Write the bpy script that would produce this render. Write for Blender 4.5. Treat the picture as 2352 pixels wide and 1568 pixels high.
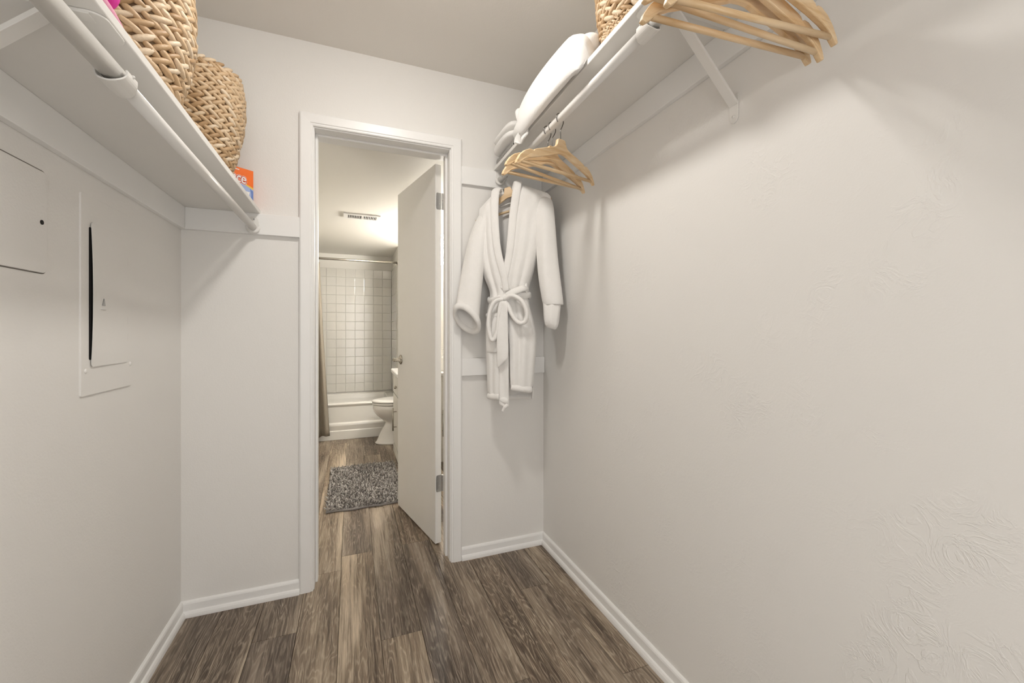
import bpy, bmesh, math, random
from mathutils import Vector, Matrix
PI = math.pi
for o in list(bpy.data.objects): bpy.data.objects.remove(o)
scene = bpy.context.scene
COL = scene.collection

# ------------------------------------------------------------------ camera
CAM_H = 1.145
cam = bpy.data.cameras.new('camera'); cam_o = bpy.data.objects.new('camera', cam); COL.objects.link(cam_o)
cam.sensor_fit = 'HORIZONTAL'; cam.sensor_width = 36.0
cam.lens = 36.0*945.0/2352.0
cam.shift_y = -22.0/2352.0
cam.clip_start = 0.02
YAW = math.atan(368/945.)
cam_o.location = (0, 0, CAM_H); cam_o.rotation_euler = (PI/2, 0, -YAW)
scene.camera = cam_o

# ------------------------------------------------------------------ world, exposure
w = bpy.data.worlds.new('world'); scene.world = w; w.use_nodes = True
bgn = w.node_tree.nodes['Background']
bgn.inputs[0].default_value = (1.0, 0.985, 0.965, 1); bgn.inputs[1].default_value = 1.65
vs = scene.view_settings
vs.view_transform = 'Standard'; vs.look = 'None'; vs.gamma = 1.0; vs.use_curve_mapping = False
vs.exposure = 0.83
CLOSET_LIGHT = 74.0      # emission of the closet ceiling dome
VANITY_LIGHT = 51.0      # emission of the vanity light

# ------------------------------------------------------------------ materials
def lin(c):
    return tuple(((v/255.)/12.92 if v/255. <= .04045 else ((v/255.+.055)/1.055)**2.4) for v in c)
class NT:
    def __init__(s, name):
        s.m = bpy.data.materials.new(name); s.m.use_nodes = True
        s.t = s.m.node_tree; s.b = s.t.nodes['Principled BSDF']
    def n(s, typ, **kw):
        nd = s.t.nodes.new(typ)
        for k, v in kw.items():
            if k.startswith('i_'): nd.inputs[k[2:].replace('_', ' ')].default_value = v
            else: setattr(nd, k, v)
        return nd
    def l(s, a, b): s.t.links.new(a, b)
    def coord(s, scale=(1, 1, 1), kind='Object', rnd=False):
        tc = s.n('ShaderNodeTexCoord'); mp = s.n('ShaderNodeMapping'); mp.inputs['Scale'].default_value = scale
        src = tc.outputs[kind]
        if rnd:
            oi = s.n('ShaderNodeObjectInfo'); ad = s.n('ShaderNodeVectorMath', operation='MULTIPLY_ADD')
            cb = s.n('ShaderNodeCombineXYZ')
            for i in range(3): s.l(oi.outputs['Random'], cb.inputs[i])
            ad.inputs[1].default_value = (17.3, 41.7, 5.1)
            s.l(cb.outputs[0], ad.inputs[0]); s.l(src, ad.inputs[2]); src = ad.outputs[0]
        s.l(src, mp.inputs['Vector']); return mp.outputs[0]
    def noise(s, vec, scale, detail=3, rough=.5, dist=0.):
        nz = s.n('ShaderNodeTexNoise'); nz.inputs['Scale'].default_value = scale; nz.inputs['Detail'].default_value = detail
        nz.inputs['Roughness'].default_value = rough; nz.inputs['Distortion'].default_value = dist
        s.l(vec, nz.inputs['Vector']); return nz.outputs['Fac']
    def ramp(s, fac, stops):
        r = s.n('ShaderNodeValToRGB'); e = r.color_ramp.elements
        while len(e) < len(stops): e.new(.5)
        for el, (p, c) in zip(e, stops): el.position = p; el.color = (*c, 1)
        s.l(fac, r.inputs[0]); return r.outputs[0]
    def math(s, op, a, b=None, c=None):
        m = s.n('ShaderNodeMath', operation=op)
        for i, x in enumerate((a, b, c)):
            if x is None: continue
            if isinstance(x, (int, float)): m.inputs[i].default_value = x
            else: s.l(x, m.inputs[i])
        return m.outputs[0]
    def mix(s, fac, a, b, mode='MIX'):
        m = s.n('ShaderNodeMix', data_type='RGBA', blend_type=mode)
        for i, x in ((0, fac), (6, a), (7, b)):
            if isinstance(x, (int, float)): m.inputs[i].default_value = x
            elif isinstance(x, tuple): m.inputs[i].default_value = (*x, 1)
            else: s.l(x, m.inputs[i])
        return m.outputs[2]
    def bump(s, h, strength=.2, dist=.01):
        b = s.n('ShaderNodeBump'); b.inputs['Strength'].default_value = strength; b.inputs['Distance'].default_value = dist
        s.l(h, b.inputs['Height']); s.l(b.outputs[0], s.b.inputs['Normal'])
    def base(s, c):
        if isinstance(c, tuple): s.b.inputs['Base Color'].default_value = (*c, 1)
        else: s.l(c, s.b.inputs['Base Color'])
    def p(s, **kw):
        for k, v in kw.items(): s.b.inputs[k.replace('_', ' ')].default_value = v
M = {}
WALL = (.83, .81, .778)
def m_wall(name, col, trowel):
    k = NT(name); c = k.coord()
    fine = k.noise(c, 190, 2); 
    if trowel:
        st = k.coord((1, 1, 1))
        a = k.noise(st, 16, 4, .6, 1.8)
        ridge = k.math('ABSOLUTE', k.math('SUBTRACT', a, .5))
        ridge = k.math('SUBTRACT', 1.0, k.math('MINIMUM', k.math('MULTIPLY', ridge, 16.0), 1.0))
        msk = k.math('MULTIPLY', k.math('MAXIMUM', k.math('SUBTRACT', k.noise(c, 5.5, 2), .50), 0.0), 5.0)
        hgt = k.math('MULTIPLY_ADD', k.math('MULTIPLY', ridge, msk), 1.0, k.math('MULTIPLY', fine, .25))
        hgt = k.math('MULTIPLY_ADD', k.noise(c, 40, 3), .35, hgt)
        k.bump(hgt, .30, .0028)
    else:
        k.bump(k.math('MULTIPLY_ADD', k.noise(c, 38, 3), .8, fine), .22, .002)
    k.base(k.mix(k.noise(c, 1.3, 2), col, tuple(v*.975 for v in col))); k.p(Roughness=.55); k.b.inputs['Specular IOR Level'].default_value = .35
    M[name] = k.m
m_wall('wall', WALL, False)
m_wall('wall_trowel', WALL, True)
m_wall('ceiling', (.84, .805, .75), False)
m_wall('bath_wall', (.83, .805, .75), False)
def m_plain(name, col, rough=.5, metal=0., spec=.5, bump=None, coat=0.):
    k = NT(name); c = k.coord()
    k.base(k.mix(k.noise(c, 6, 2), col, tuple(v*.96 for v in col))); k.p(Roughness=rough, Metallic=metal)
    k.b.inputs['Specular IOR Level'].default_value = spec
    if coat: k.p(Coat_Weight=coat)
    if bump: k.bump(k.noise(c, bump[0], 2), bump[1], bump[2])
    M[name] = k.m
m_plain('trim', (.89, .88, .86), .35, bump=(60, .08, .002))
m_plain('shelf', (.82, .80, .765), .45, bump=(90, .1, .001))
m_plain('white_metal', (.82, .80, .765), .3)
m_plain('door_paint', (.84, .82, .785), .38, bump=(50, .05, .002))
m_plain('steel', (.45, .45, .45), .38, 1.0)
m_plain('nickel', (.48, .45, .40), .25, 1.0)
m_plain('wire', (.20, .19, .18), .3, 1.0)
m_plain('porcelain', (.86, .84, .80), .08, coat=.5)
m_plain('tub', (.84, .82, .77), .16)
m_plain('tile', (.74, .72, .67), .12, coat=.3)
m_plain('grout', (.70, .68, .63), .6)
m_plain('dark', (.015, .013, .012), .9)
m_plain('crack_shade', (.20, .18, .16), .9)  # dark tone painted as the shade inside narrow cracks and slots
m_plain('counter', (.88, .86, .83), .12)
m_plain('vanity', (.80, .78, .73), .4)
m_plain('magenta', (.72, .02, .36), .75, bump=(120, .3, .003))
m_plain('pale_pink', (.80, .36, .50), .75, bump=(120, .3, .003))
m_plain('print_orange', (.93, .17, .012), .45)
m_plain('print_red', (.55, .035, .01), .45)
m_plain('print_white', (.86, .84, .82), .5)
m_plain('print_blue', (.15, .24, .55), .45)
m_plain('print_light_blue', (.36, .45, .70), .45)
m_plain('print_yellow', (.85, .55, .08), .45)
m_plain('card', (.70, .66, .60), .7)
m_plain('subfloor', (.10, .085, .07), .9)
m_plain('soft_lining', (.72, .52, .32), .9)
m_plain('mat_backing', (.30, .28, .27), .95)
def m_terry(name, col, sc=260):
    k = NT(name); c = k.coord()
    k.base(k.mix(k.noise(c, 30, 3), col, tuple(v*.95 for v in col))); k.p(Roughness=.95)
    k.b.inputs['Specular IOR Level'].default_value = .1
    k.p(Sheen_Weight=.25, Sheen_Roughness=.5)
    k.bump(k.math('MULTIPLY_ADD', k.noise(c, sc, 3), 1.0, k.math('MULTIPLY', k.noise(c, 45, 3), 1.2)), .35, .003)
    M[name] = k.m
m_terry('plush', (.885, .865, .835)); m_terry('towel', (.90, .885, .86), 330)
def m_wood():
    k = NT('hanger_wood'); c = k.coord((3, 30, 30), rnd=True)
    n = k.noise(c, 2.2, 4, .6, .8)
    k.base(k.ramp(n, [(.2, (.56, .34, .15)), (.45, (.72, .51, .29)), (.75, (.82, .65, .44))])); k.p(Roughness=.42); k.bump(n, .05, .001)
    M['hanger_wood'] = k.m
    # vinyl plank: dark cerused oak, long grain along Y
    k = NT('plank'); oi = k.n('ShaderNodeObjectInfo')
    c0 = k.coord((1, 1, 1), rnd=True)
    broad = k.noise(k.coord((9, .9, 1), rnd=True), 1.0, 2, .5, .4)       # long soft streaks
    warp = k.noise(k.coord((5.5, .75, 1), rnd=True), 1.6, 3, .55, .3)
    sx = k.n('ShaderNodeSeparateXYZ'); k.l(c0, sx.inputs[0])
    ph = k.math('MULTIPLY_ADD', warp, 150.0, k.math('MULTIPLY', sx.outputs[0], 120.0))
    jit = k.noise(k.coord((110, 16, 1), rnd=True), 1.0, 3, .6)
    ph = k.math('MULTIPLY_ADD', jit, 6.0, ph)
    line = k.math('POWER', k.math('MULTIPLY_ADD', k.math('SINE', ph), .5, .5), 4.0)
    fib = k.noise(k.coord((260, 9, 1), rnd=True), 1.0, 3, .7)
    fibm = k.math('MULTIPLY', k.math('MAXIMUM', k.math('SUBTRACT', fib, .52), 0.), 5.)
    cer = k.math('MINIMUM', k.math('MULTIPLY_ADD', line, .45, k.math('MULTIPLY', fibm, .75)), 1.)
    pm = k.noise(k.coord((14, 2.2, 1), rnd=True), 1.0, 2)
    cer = k.math('MULTIPLY', cer, k.math('MULTIPLY_ADD', pm, 1.3, .1))
    dark = k.ramp(broad, [(.26, (.075, .053, .038)), (.45, (.155, .118, .088)), (.58, (.25, .20, .15)), (.72, (.46, .39, .31))])
    tone = k.ramp(oi.outputs['Random'], [(0, (.80, .78, .78)), (.5, (1.02, 1.0, .98)), (1, (1.25, 1.2, 1.12))])
    col = k.mix(cer, dark, (.52, .45, .36)); col = k.mix(1.0, col, tone, 'MULTIPLY')
    dk = k.noise(k.coord((120, 3.2, 1), rnd=True), 1.0, 4, .65)
    col = k.mix(1.0, col, k.ramp(dk, [(.32, (.42, .39, .37)), (.52, (1.0, 1.0, 1.0)), (.75, (1.25, 1.24, 1.22))]), 'MULTIPLY')
    k.base(col); k.p(Roughness=.42); k.b.inputs['Specular IOR Level'].default_value = .4
    k.bump(k.math('MULTIPLY', cer, -1.0), .15, .002)
    M['plank'] = k.m
    k = NT('straw'); g = k.n('ShaderNodeNewGeometry'); c = k.coord((1, 1, 1))
    col = k.ramp(g.outputs['Random Per Island'], [(0, (.42, .27, .14)), (.3, (.57, .40, .235)), (.7, (.69, .53, .35)), (1, (.80, .67, .50))])
    f = k.noise(c, 160, 3, .6)
    k.base(k.mix(k.math('MULTIPLY', f, .4), col, (.36, .20, .08))); k.p(Roughness=.5); k.bump(f, .4, .002)
    M['straw'] = k.m
    k = NT('mat_pile'); g = k.n('ShaderNodeNewGeometry'); c = k.coord()
    col = k.ramp(g.outputs['Random Per Island'], [(0, (.12, .105, .095)), (.5, (.40, .37, .345)), (1, (.72, .69, .66))])
    k.base(k.mix(k.math('MULTIPLY', k.noise(c, 6, 2), .6), col, (.20, .18, .165))); k.p(Roughness=.95)
    M['mat_pile'] = k.m
    k = NT('striped'); c = k.coord(); wv = k.n('ShaderNodeTexWave', wave_type='BANDS', bands_direction='Y'); wv.inputs['Scale'].default_value = 32; wv.inputs['Distortion'].default_value = .4
    k.l(c, wv.inputs['Vector']); k.base(k.ramp(wv.outputs['Fac'], [(.45, (.02, .02, .02)), (.55, (.62, .60, .57))])); k.p(Roughness=.9)
    M['striped'] = k.m
    k = NT('curtain'); c = k.coord((1, 1, 1)); ck = k.n('ShaderNodeTexChecker'); ck.inputs['Scale'].default_value = 95; k.l(c, ck.inputs['Vector'])
    k.base(k.mix(k.math('MULTIPLY', k.noise(c, 130, 2), .8), (.26, .225, .18), (.36, .32, .26))); k.p(Roughness=.9); k.bump(ck.outputs['Fac'], .5, .004)
    M['curtain'] = k.m
    k = NT('glass'); k.base((1, 1, 1)); k.p(Roughness=.02, Transmission_Weight=1.0); M['glass'] = k.m
    k = NT('mirror'); k.base((.9, .9, .9)); k.p(Roughness=.02, Metallic=1.0); M['mirror'] = k.m
    for nm, col, st in (('lamp_dome', (1, .965, .915), CLOSET_LIGHT), ('vanity_lamp', (1, .955, .88), VANITY_LIGHT)):
        k = NT(nm); k.base((.9, .9, .88)); k.b.inputs['Emission Color'].default_value = (*col, 1); k.b.inputs['Emission Strength'].default_value = st; M[nm] = k.m
m_wood()

# ------------------------------------------------------------------ mesh helpers
class MB:
    def __init__(s): s.v = []; s.f = []
    def add(s, v, f):
        b = len(s.v); s.v += [tuple(x) for x in v]; s.f += [tuple(i+b for i in q) for q in f]; return s
    def box(s, x0, x1, y0, y1, z0, z1):
        v = [(x, y, z) for x in (x0, x1) for y in (y0, y1) for z in (z0, z1)]
        return s.add(v, [(0, 1, 3, 2), (4, 6, 7, 5), (0, 4, 5, 1), (2, 3, 7, 6), (0, 2, 6, 4), (1, 5, 7, 3)])
    def loft(s, rings, cap=True, closed=False):
        n = len(rings[0]); v = [p for r in rings for p in r]; f = []
        m = len(rings)
        for i in range(m if closed else m-1):
            for j in range(n):
                a = i*n+j; b = i*n+(j+1) % n; c = ((i+1) % m)*n+(j+1) % n; d = ((i+1) % m)*n+j
                f.append((a, b, c, d))
        if cap and not closed: f.append(tuple(reversed(range(n)))); f.append(tuple(range((m-1)*n, m*n)))
        return s.add(v, f)
    def tube(s, path, r, n=10, cap=True, closed=False, flat=None, up=None):
        path = [Vector(p) for p in path]; rings = []; m = len(path)
        ref = Vector(up) if up else None
        prev = None
        for i, p in enumerate(path):
            if closed: t = path[(i+1) % m]-path[i-1]
            else: t = path[min(i+1, m-1)]-path[max(i-1, 0)]
            t.normalize()
            if ref is not None: a = ref - t*ref.dot(t)
            elif prev is None:
                a = Vector((0, 0, 1)) if abs(t.z) < .9 else Vector((1, 0, 0)); a = a - t*a.dot(t)
            else: a = prev - t*prev.dot(t)
            a.normalize(); prev = a; b = t.cross(a)
            rr = r[i] if isinstance(r, (list, tuple)) else r
            ra, rb = (rr, rr) if flat is None else (rr*flat[0], rr*flat[1])
            rings.append([p+a*(ra*math.cos(2*PI*j/n))+b*(rb*math.sin(2*PI*j/n)) for j in range(n)])
        return s.loft(rings, cap, closed)
    def prism(s, poly, f):
        """poly: 2D points; f(p, k) -> 3D for k in 0,1"""
        n = len(poly); v = [f(p, 0) for p in poly]+[f(p, 1) for p in poly]
        fc = [(i, (i+1) % n, n+(i+1) % n, n+i) for i in range(n)]+[tuple(reversed(range(n))), tuple(range(n, 2*n))]
        return s.add(v, fc)
    def lathe(s, prof, c=(0, 0, 0), n=32, cap=True):
        return s.loft([[(c[0]+r*math.cos(2*PI*j/n), c[1]+r*math.sin(2*PI*j/n), c[2]+z) for j in range(n)] for r, z in prof], cap)
    def ell(s, c, ax, n=8, m=5, q=None):
        """ellipsoid, ax = three vectors"""
        c = Vector(c); ax = [Vector(a) for a in ax]
        v = [c-ax[2]]
        for i in range(1, m):
            ph = -PI/2+PI*i/m
            for j in range(n):
                th = 2*PI*j/n
                v.append(c+ax[0]*(math.cos(ph)*math.cos(th))+ax[1]*(math.cos(ph)*math.sin(th))+ax[2]*math.sin(ph))
        v.append(c+ax[2]); L = len(v)-1; f = []
        for j in range(n): f.append((0, 1+(j+1) % n, 1+j))
        for i in range(m-2):
            for j in range(n):
                a = 1+i*n+j; b = 1+i*n+(j+1) % n; f.append((a, b, b+n, a+n))
        for j in range(n): f.append((L, 1+(m-2)*n+j, 1+(m-2)*n+(j+1) % n))
        return s.add(v, f)
    def grid(s, rows):
        n = len(rows[0]); f = []
        for i in range(len(rows)-1):
            for j in range(n-1): f.append((i*n+j, i*n+j+1, (i+1)*n+j+1, (i+1)*n+j))
        return s.add([p for r in rows for p in r], f)
    def mesh(s, name):
        me = bpy.data.meshes.new(name); me.from_pydata(s.v, [], s.f); me.update()
        bm = bmesh.new(); bm.from_mesh(me); bmesh.ops.recalc_face_normals(bm, faces=bm.faces); bm.to_mesh(me); bm.free()
        return me
    def build(s, name, mat, parent=None, smooth=False, bevel=0, seg=2, sub=0, solid=0, solid_off=0.):
        me = s.mesh(name); me.materials.append(M[mat])
        o = bpy.data.objects.new(name, me); COL.objects.link(o)
        if parent is not None:
            o.parent = parent
            o.matrix_parent_inverse = parent.matrix_basis.inverted()
        if smooth: me.polygons.foreach_set('use_smooth', [True]*len(me.polygons))
        if bevel:
            b = o.modifiers.new('bevel', 'BEVEL'); b.width = bevel; b.segments = seg; b.limit_method = 'ANGLE'; b.angle_limit = .6; b.harden_normals = False
        if solid:
            b = o.modifiers.new('solid', 'SOLIDIFY'); b.thickness = solid; b.offset = solid_off
        if sub:
            b = o.modifiers.new('sub', 'SUBSURF'); b.levels = sub; b.render_levels = sub
        return o
def empty(name, loc=(0, 0, 0)):
    o = bpy.data.objects.new(name, None); COL.objects.link(o); o.location = loc; o.empty_display_size = .05
    return o
def tag(o, label, cat=None, group=None, kind=None):
    o['label'] = label
    if cat: o['category'] = cat
    if group: o['group'] = group
    if kind: o['kind'] = kind
    return o
def struct(o, label=None):
    o['kind'] = 'structure'
    if label: o['label'] = label
    return o
def smoothstep(a, b, x):
    t = max(0., min(1., (x-a)/(b-a))); return t*t*(3-2*t)
def interp(tab, x):
    tab = sorted(tab)
    if x <= tab[0][0]: return tab[0][1]
    for (a, p), (b, q) in zip(tab, tab[1:]):
        if x <= b: return p+(q-p)*(x-a)/(b-a)
    return tab[-1][1]
def bez(pts, k=8, closed=False):
    """Catmull-Rom through pts"""
    pts = [Vector(p) for p in pts]; n = len(pts); out = []
    for i in range(n if closed else n-1):
        p0 = pts[i-1] if (closed or i > 0) else pts[0]; p1 = pts[i]; p2 = pts[(i+1) % n]
        p3 = pts[(i+2) % n] if (closed or i+2 < n) else pts[-1]
        for j in range(k):
            t = j/k
            out.append(.5*((2*p1)+(p2-p0)*t+(2*p0-5*p1+4*p2-p3)*t*t+(3*p1-p0-3*p2+p3)*t**3))
    if not closed: out.append(pts[-1])
    return out

# ------------------------------------------------------------------ room
XL, XR, YF, YB, ZC = -.64, .972, 2.025, -.75, 2.43
WT = .145                           # far wall thickness
OX0, OX1, OZ = -.159, .459, 2.057   # casing inner edges
BY0, BY1, BZ = YF+WT, 5.47, 2.10    # bathroom
BXL, BXR = -1.05, .92
TUBX, TUBY = .482, 4.735

fl = struct(MB().box(-1.25, 1.12, -.9, 5.6, -.06, -.008).build('floor', 'subfloor'), 'dark oak vinyl plank floor')
PW, PL = .149, 1.22
joints = {-1: 1.76, 0: 2.14, 1: 1.05, 2: 1.60, 3: 2.28, 4: 1.25, 5: 2.0, 6: 1.69, 7: 1.15, -2: 1.2, -3: 2.3}
pm = {}
k = -6
while True:
    x0 = -.345+PW*(k+1); x1 = x0+PW
    if x0 > 1.0: break
    j0 = joints.get(k, 1.76+.37*k)
    j0 -= math.ceil((j0+.9)/PL)*PL
    y = j0
    while y < 5.5:
        a, b = max(y, -.85), min(y+PL, 5.5); y += PL
        if b-a < .02 or x1 > 1.12 or x0 < -1.25: continue
        if x0 < -.66 and b < BY0: continue
        key = round(b-a, 3)
        if key not in pm:
            L = (b-a)/2-.0006; W = PW/2-.0006
            m = MB().loft([[(-W, -L, -.006), (W, -L, -.006), (W, L, -.006), (-W, L, -.006)], [(-W, -L, -.0012), (W, -L, -.0012), (W, L, -.0012), (-W, L, -.0012)],
                           [(-W+.0012, -L+.0012, 0), (W-.0012, -L+.0012, 0), (W-.0012, L-.0012, 0), (-W+.0012, L-.0012, 0)]]).mesh('plank')
            m.materials.append(M['plank']); pm[key] = m
        o = bpy.data.objects.new('plank', pm[key]); COL.objects.link(o); o.parent = fl
        o.location = ((x0+x1)/2, (a+b)/2, 0)
    k += 1

struct(MB().box(XL-.1, XL, YB-.1, YF, 0, ZC).build('wall_left', 'wall'), 'plain left closet wall with painted-over panels')
struct(MB().box(XR, XR+.1, YB-.1, YF, 0, ZC).build('wall_right', 'wall_trowel'), 'right closet wall with skip-trowel plaster texture')
wf = MB(); wf.box(XL-.1, OX0-.006, YF, BY0, 0, ZC); wf.box(OX1+.006, XR+.1, YF, BY0, 0, ZC); wf.box(OX0-.006, OX1+.006, YF, BY0, OZ+.006, ZC)
struct(wf.build('wall_far', 'wall'), 'far closet wall around the bathroom doorway')
wb = MB(); wb.box(XL-.1, -.32, YB-.1, YB, 0, ZC); wb.box(.58, XR+.1, YB-.1, YB, 0, ZC); wb.box(-.32, .58, YB-.1, YB, 2.06, ZC)
struct(wb.build('wall_back', 'wall'), 'closet wall behind the viewpoint with an open doorway')
struct(MB().box(XL-.1, XR+.1, YB-.1, BY0, ZC, ZC+.1).build('ceiling', 'ceiling'), 'flat closet ceiling')

# baseboards: profile with shoe moulding
BP = [(0, 0), (.021, 0), (.021, .006), (.0195, .014), (.016, .021), (.011, .024), (.0105, .050), (.0085, .056), (.005, .0595), (0, .061)]
def baseboard(name, p0, p1, nrm, label):
    m = MB(); p0 = Vector(p0); p1 = Vector(p1); nrm = Vector(nrm)
    m.prism(BP, lambda q, k: ((p1 if k else p0)+nrm*q[0]+Vector((0, 0, q[1]))))
    return struct(m.build(name, 'trim'), label)
baseboard('baseboard_left', (XL, YB, 0), (XL, YF, 0), (1, 0, 0), 'white baseboard along the left wall')
baseboard('baseboard_right', (XR, YB, 0), (XR, YF, 0), (-1, 0, 0), 'white baseboard along the right wall')
baseboard('baseboard_far_left', (XL, YF, 0), (-.213, YF, 0), (0, -1, 0), 'white baseboard left of the doorway')
baseboard('baseboard_far_right', (.5135, YF, 0), (XR, YF, 0), (0, -1, 0), 'white baseboard right of the doorway')

# door casing and jambs
tr = struct(empty('trim_1', (0.15, YF, 0)), 'white door casing with mitred corners')
CW = .0545; CT = .017
prof = [(0, 0), (0, .010), (.004, .0125), (.010, .0125), (.013, .0155), (CW-.006, CT), (CW, CT-.004), (CW, 0)]   # (distance from opening edge, thickness)
for sx, x in ((-1, OX0), (1, OX1)):
    m = MB(); m.prism(prof, lambda q, k: (x+sx*q[0], YF-q[1], (OZ+q[0]) if k else 0)); m.build('side_casing', 'trim', tr)
m = MB(); m.prism(prof, lambda q, k: ((OX1+q[0]) if k else (OX0-q[0]), YF-q[1], OZ+q[0])); m.build('head_casing', 'trim', tr)
j = struct(empty('trim_2', (0.15, YF, 0)), 'white door jamb with stop mouldings')
RV = .005
MB().box(OX0-.02, OX0-RV+.009, YF-.001, BY0+.001, 0, OZ+RV).build('side_jamb', 'trim', j, bevel=.0015)
MB().box(OX1+RV-.009, OX1+.02, YF-.001, BY0+.001, 0, OZ+RV).build('side_jamb', 'trim', j, bevel=.0015)
MB().box(OX0-RV+.009, OX1+RV-.009, YF-.001, BY0+.001, OZ-RV, OZ+.02).build('head_jamb', 'trim', j, bevel=.0015)
MB().box(OX0-RV+.009, OX0-RV+.019, YF+.055, YF+.105, 0, OZ-RV).build('door_stop', 'trim', j, bevel=.002)
MB().box(OX1+RV-.019, OX1+RV-.009, YF+.055, YF+.105, 0, OZ-RV).build('door_stop', 'trim', j, bevel=.002)
MB().box(OX0-RV+.019, OX1+RV-.019, YF+.055, YF+.105, OZ-RV-.010, OZ-RV).build('door_stop', 'trim', j, bevel=.002)

# cleats and rails on the walls
CLT = .018
SLZ, SRZ = 1.645, 1.975           # underside of the left / right shelf
def rail(name, b, label): return struct(MB().box(*b).build(name, 'trim', bevel=.0015), label)
rail('trim_3', (XL, XL+CLT, YB, YF, SLZ-.088, SLZ), 'white support rail under the left shelf')
rail('trim_4', (XL+CLT, -.2135, YF-CLT, YF, SLZ-.088, SLZ), 'white rail on the far wall left of the doorway')
rail('trim_5', (XR-CLT, XR, YB, YF, SRZ-.088, SRZ), 'white support rail under the right shelf')
rail('trim_6', (.5135, XR-CLT, YF-CLT, YF, SRZ-.088, SRZ), 'white upper rail on the far wall right of the doorway')
rail('trim_7', (.5135, XR-.002, YF-CLT, YF, .925, 1.012), 'white lower rail on the far wall behind the robe')

# ------------------------------------------------------------------ bathroom shell
struct(MB().box(BXL-.1, BXL, BY0, BY1+.1, 0, BZ).build('wall_bath_left', 'bath_wall'))
struct(MB().box(BXR, BXR+.1, BY0, TUBY, 0, BZ).build('wall_bath_right', 'bath_wall'))
struct(MB().box(BXL-.1, BXR+.1, BY0, BY1+.1, BZ, BZ+.1).build('ceiling_bath', 'bath_wall'))
struct(MB().box(BXL-.1, XL-.1, YF, BY0, 0, BZ).build('wall_bath_front', 'bath_wall'))
tb = MB(); tb.box(BXL, TUBX+.1, BY1, BY1+.1, 0, BZ); wbk = struct(tb.build('wall_bath_back', 'bath_wall'), 'tiled wall behind the bathtub')
wtr = struct(MB().box(TUBX, BXR+.1, TUBY, BY1+.1, 0, BZ).build('wall_tub_end', 'bath_wall'), 'tiled end wall of the bathtub alcove')
# tiles
TS = .1085; TZ0 = .405; NR = 14
def tile_mesh():
    a = TS/2-.0006; e = .0028
    return MB().loft([[(-a, 0, -a), (a, 0, -a), (a, 0, a), (-a, 0, a)], [(-a, -.004, -a), (a, -.004, -a), (a, -.004, a), (-a, -.004, a)],
                      [(-a+e*.5, -.0055, -a+e*.5), (a-e*.5, -.0055, -a+e*.5), (a-e*.5, -.0055, a-e*.5), (-a+e*.5, -.0055, a-e*.5)],
                      [(-a+e*1.4, -.0060, -a+e*1.4), (a-e*1.4, -.0060, -a+e*1.4), (a-e*1.4, -.0060, a-e*1.4), (-a+e*1.4, -.0060, a-e*1.4)]]).mesh('tile')
tm = tile_mesh(); tm.materials.append(M['tile']); pass
MB().box(TUBX-14*TS, TUBX-.004, BY1-.003, BY1, TZ0, TZ0+NR*TS).build('grout_bed', 'grout', wbk)
MB().box(TUBX-.003, TUBX, TUBY+.01, BY1-.003, TZ0, TZ0+NR*TS).build('grout_bed', 'grout', wtr)
rng = random.Random(5)
for r in range(NR):
    z = TZ0+TS*(r+.5)
    for c in range(12):
        o = bpy.data.objects.new('tile', tm); COL.objects.link(o); o.parent = wbk
        o.location = (TUBX-.010-TS*(c+.5), BY1-.003, z); o.rotation_euler = (rng.uniform(-.006, .006), 0, rng.uniform(-.006, .006))
    for c in range(6):
        o = bpy.data.objects.new('tile', tm); COL.objects.link(o); o.parent = wtr
        o.location = (TUBX-.003, BY1-.012-TS*(c+.5), z); o.rotation_euler = (0, 0, PI/2*3+rng.uniform(-.006, .006))

# ------------------------------------------------------------------ shelves, rods, brackets
def rrect(y0, y1, z0, z1, r, n=4):
    P = []
    for cy, cz, a0 in ((y1-r, z1-r, 0), (y0+r, z1-r, PI/2), (y0+r, z0+r, PI), (y1-r, z0+r, 3*PI/2)):
        for i in range(n+1): a = a0+PI/2*i/n; P.append((cy+r*math.cos(a), cz+r*math.sin(a)))
    return P
def shelf(x0, x1, z, label):
    s = MB().box(x0, x1, YB, YF-.0005, z, z+.0185).build('closet_shelf', 'shelf', bevel=.0025)
    return tag(s, label, 'shelf')
shelf(XL, -.362, SLZ, 'white closet shelf on the left wall holding two woven baskets')
shelf(.683, XR, SRZ, 'higher white closet shelf on the right wall with towels on it')

def socket(parent, x, z, y, r):
    # flange screwed to the far wall rail with a cup for the tube
    m = MB(); m.prism([(r*1.6*math.cos(a), r*1.6*math.sin(a)) for a in [PI+PI*i/12 for i in range(13)]]+[(r*1.25, r*2.6), (r*.5, r*3.2), (-r*.5, r*3.2), (-r*1.25, r*2.6)],
                      lambda q, k: (x+q[0], y-(.004 if k else 0), z+q[1]))
    s = m.build('end_socket', 'white_metal', parent, bevel=.001)
    m = MB(); m.tube([(x+r*1.22*math.cos(a), y-.012, z+r*1.22*math.sin(a)) for a in [PI*.95+PI*1.1*i/16 for i in range(17)]], .003, 6, flat=(1, 3.5), up=(0, 1, 0)); m.build('cup', 'white_metal', s, smooth=True)
    m = MB(); m.ell((x+r*.2, y-.005, z+r*2.4), ((.0035, 0, 0), (0, .002, 0), (0, 0, .0035))); m.build('screw', 'steel', s, smooth=True)

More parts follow.
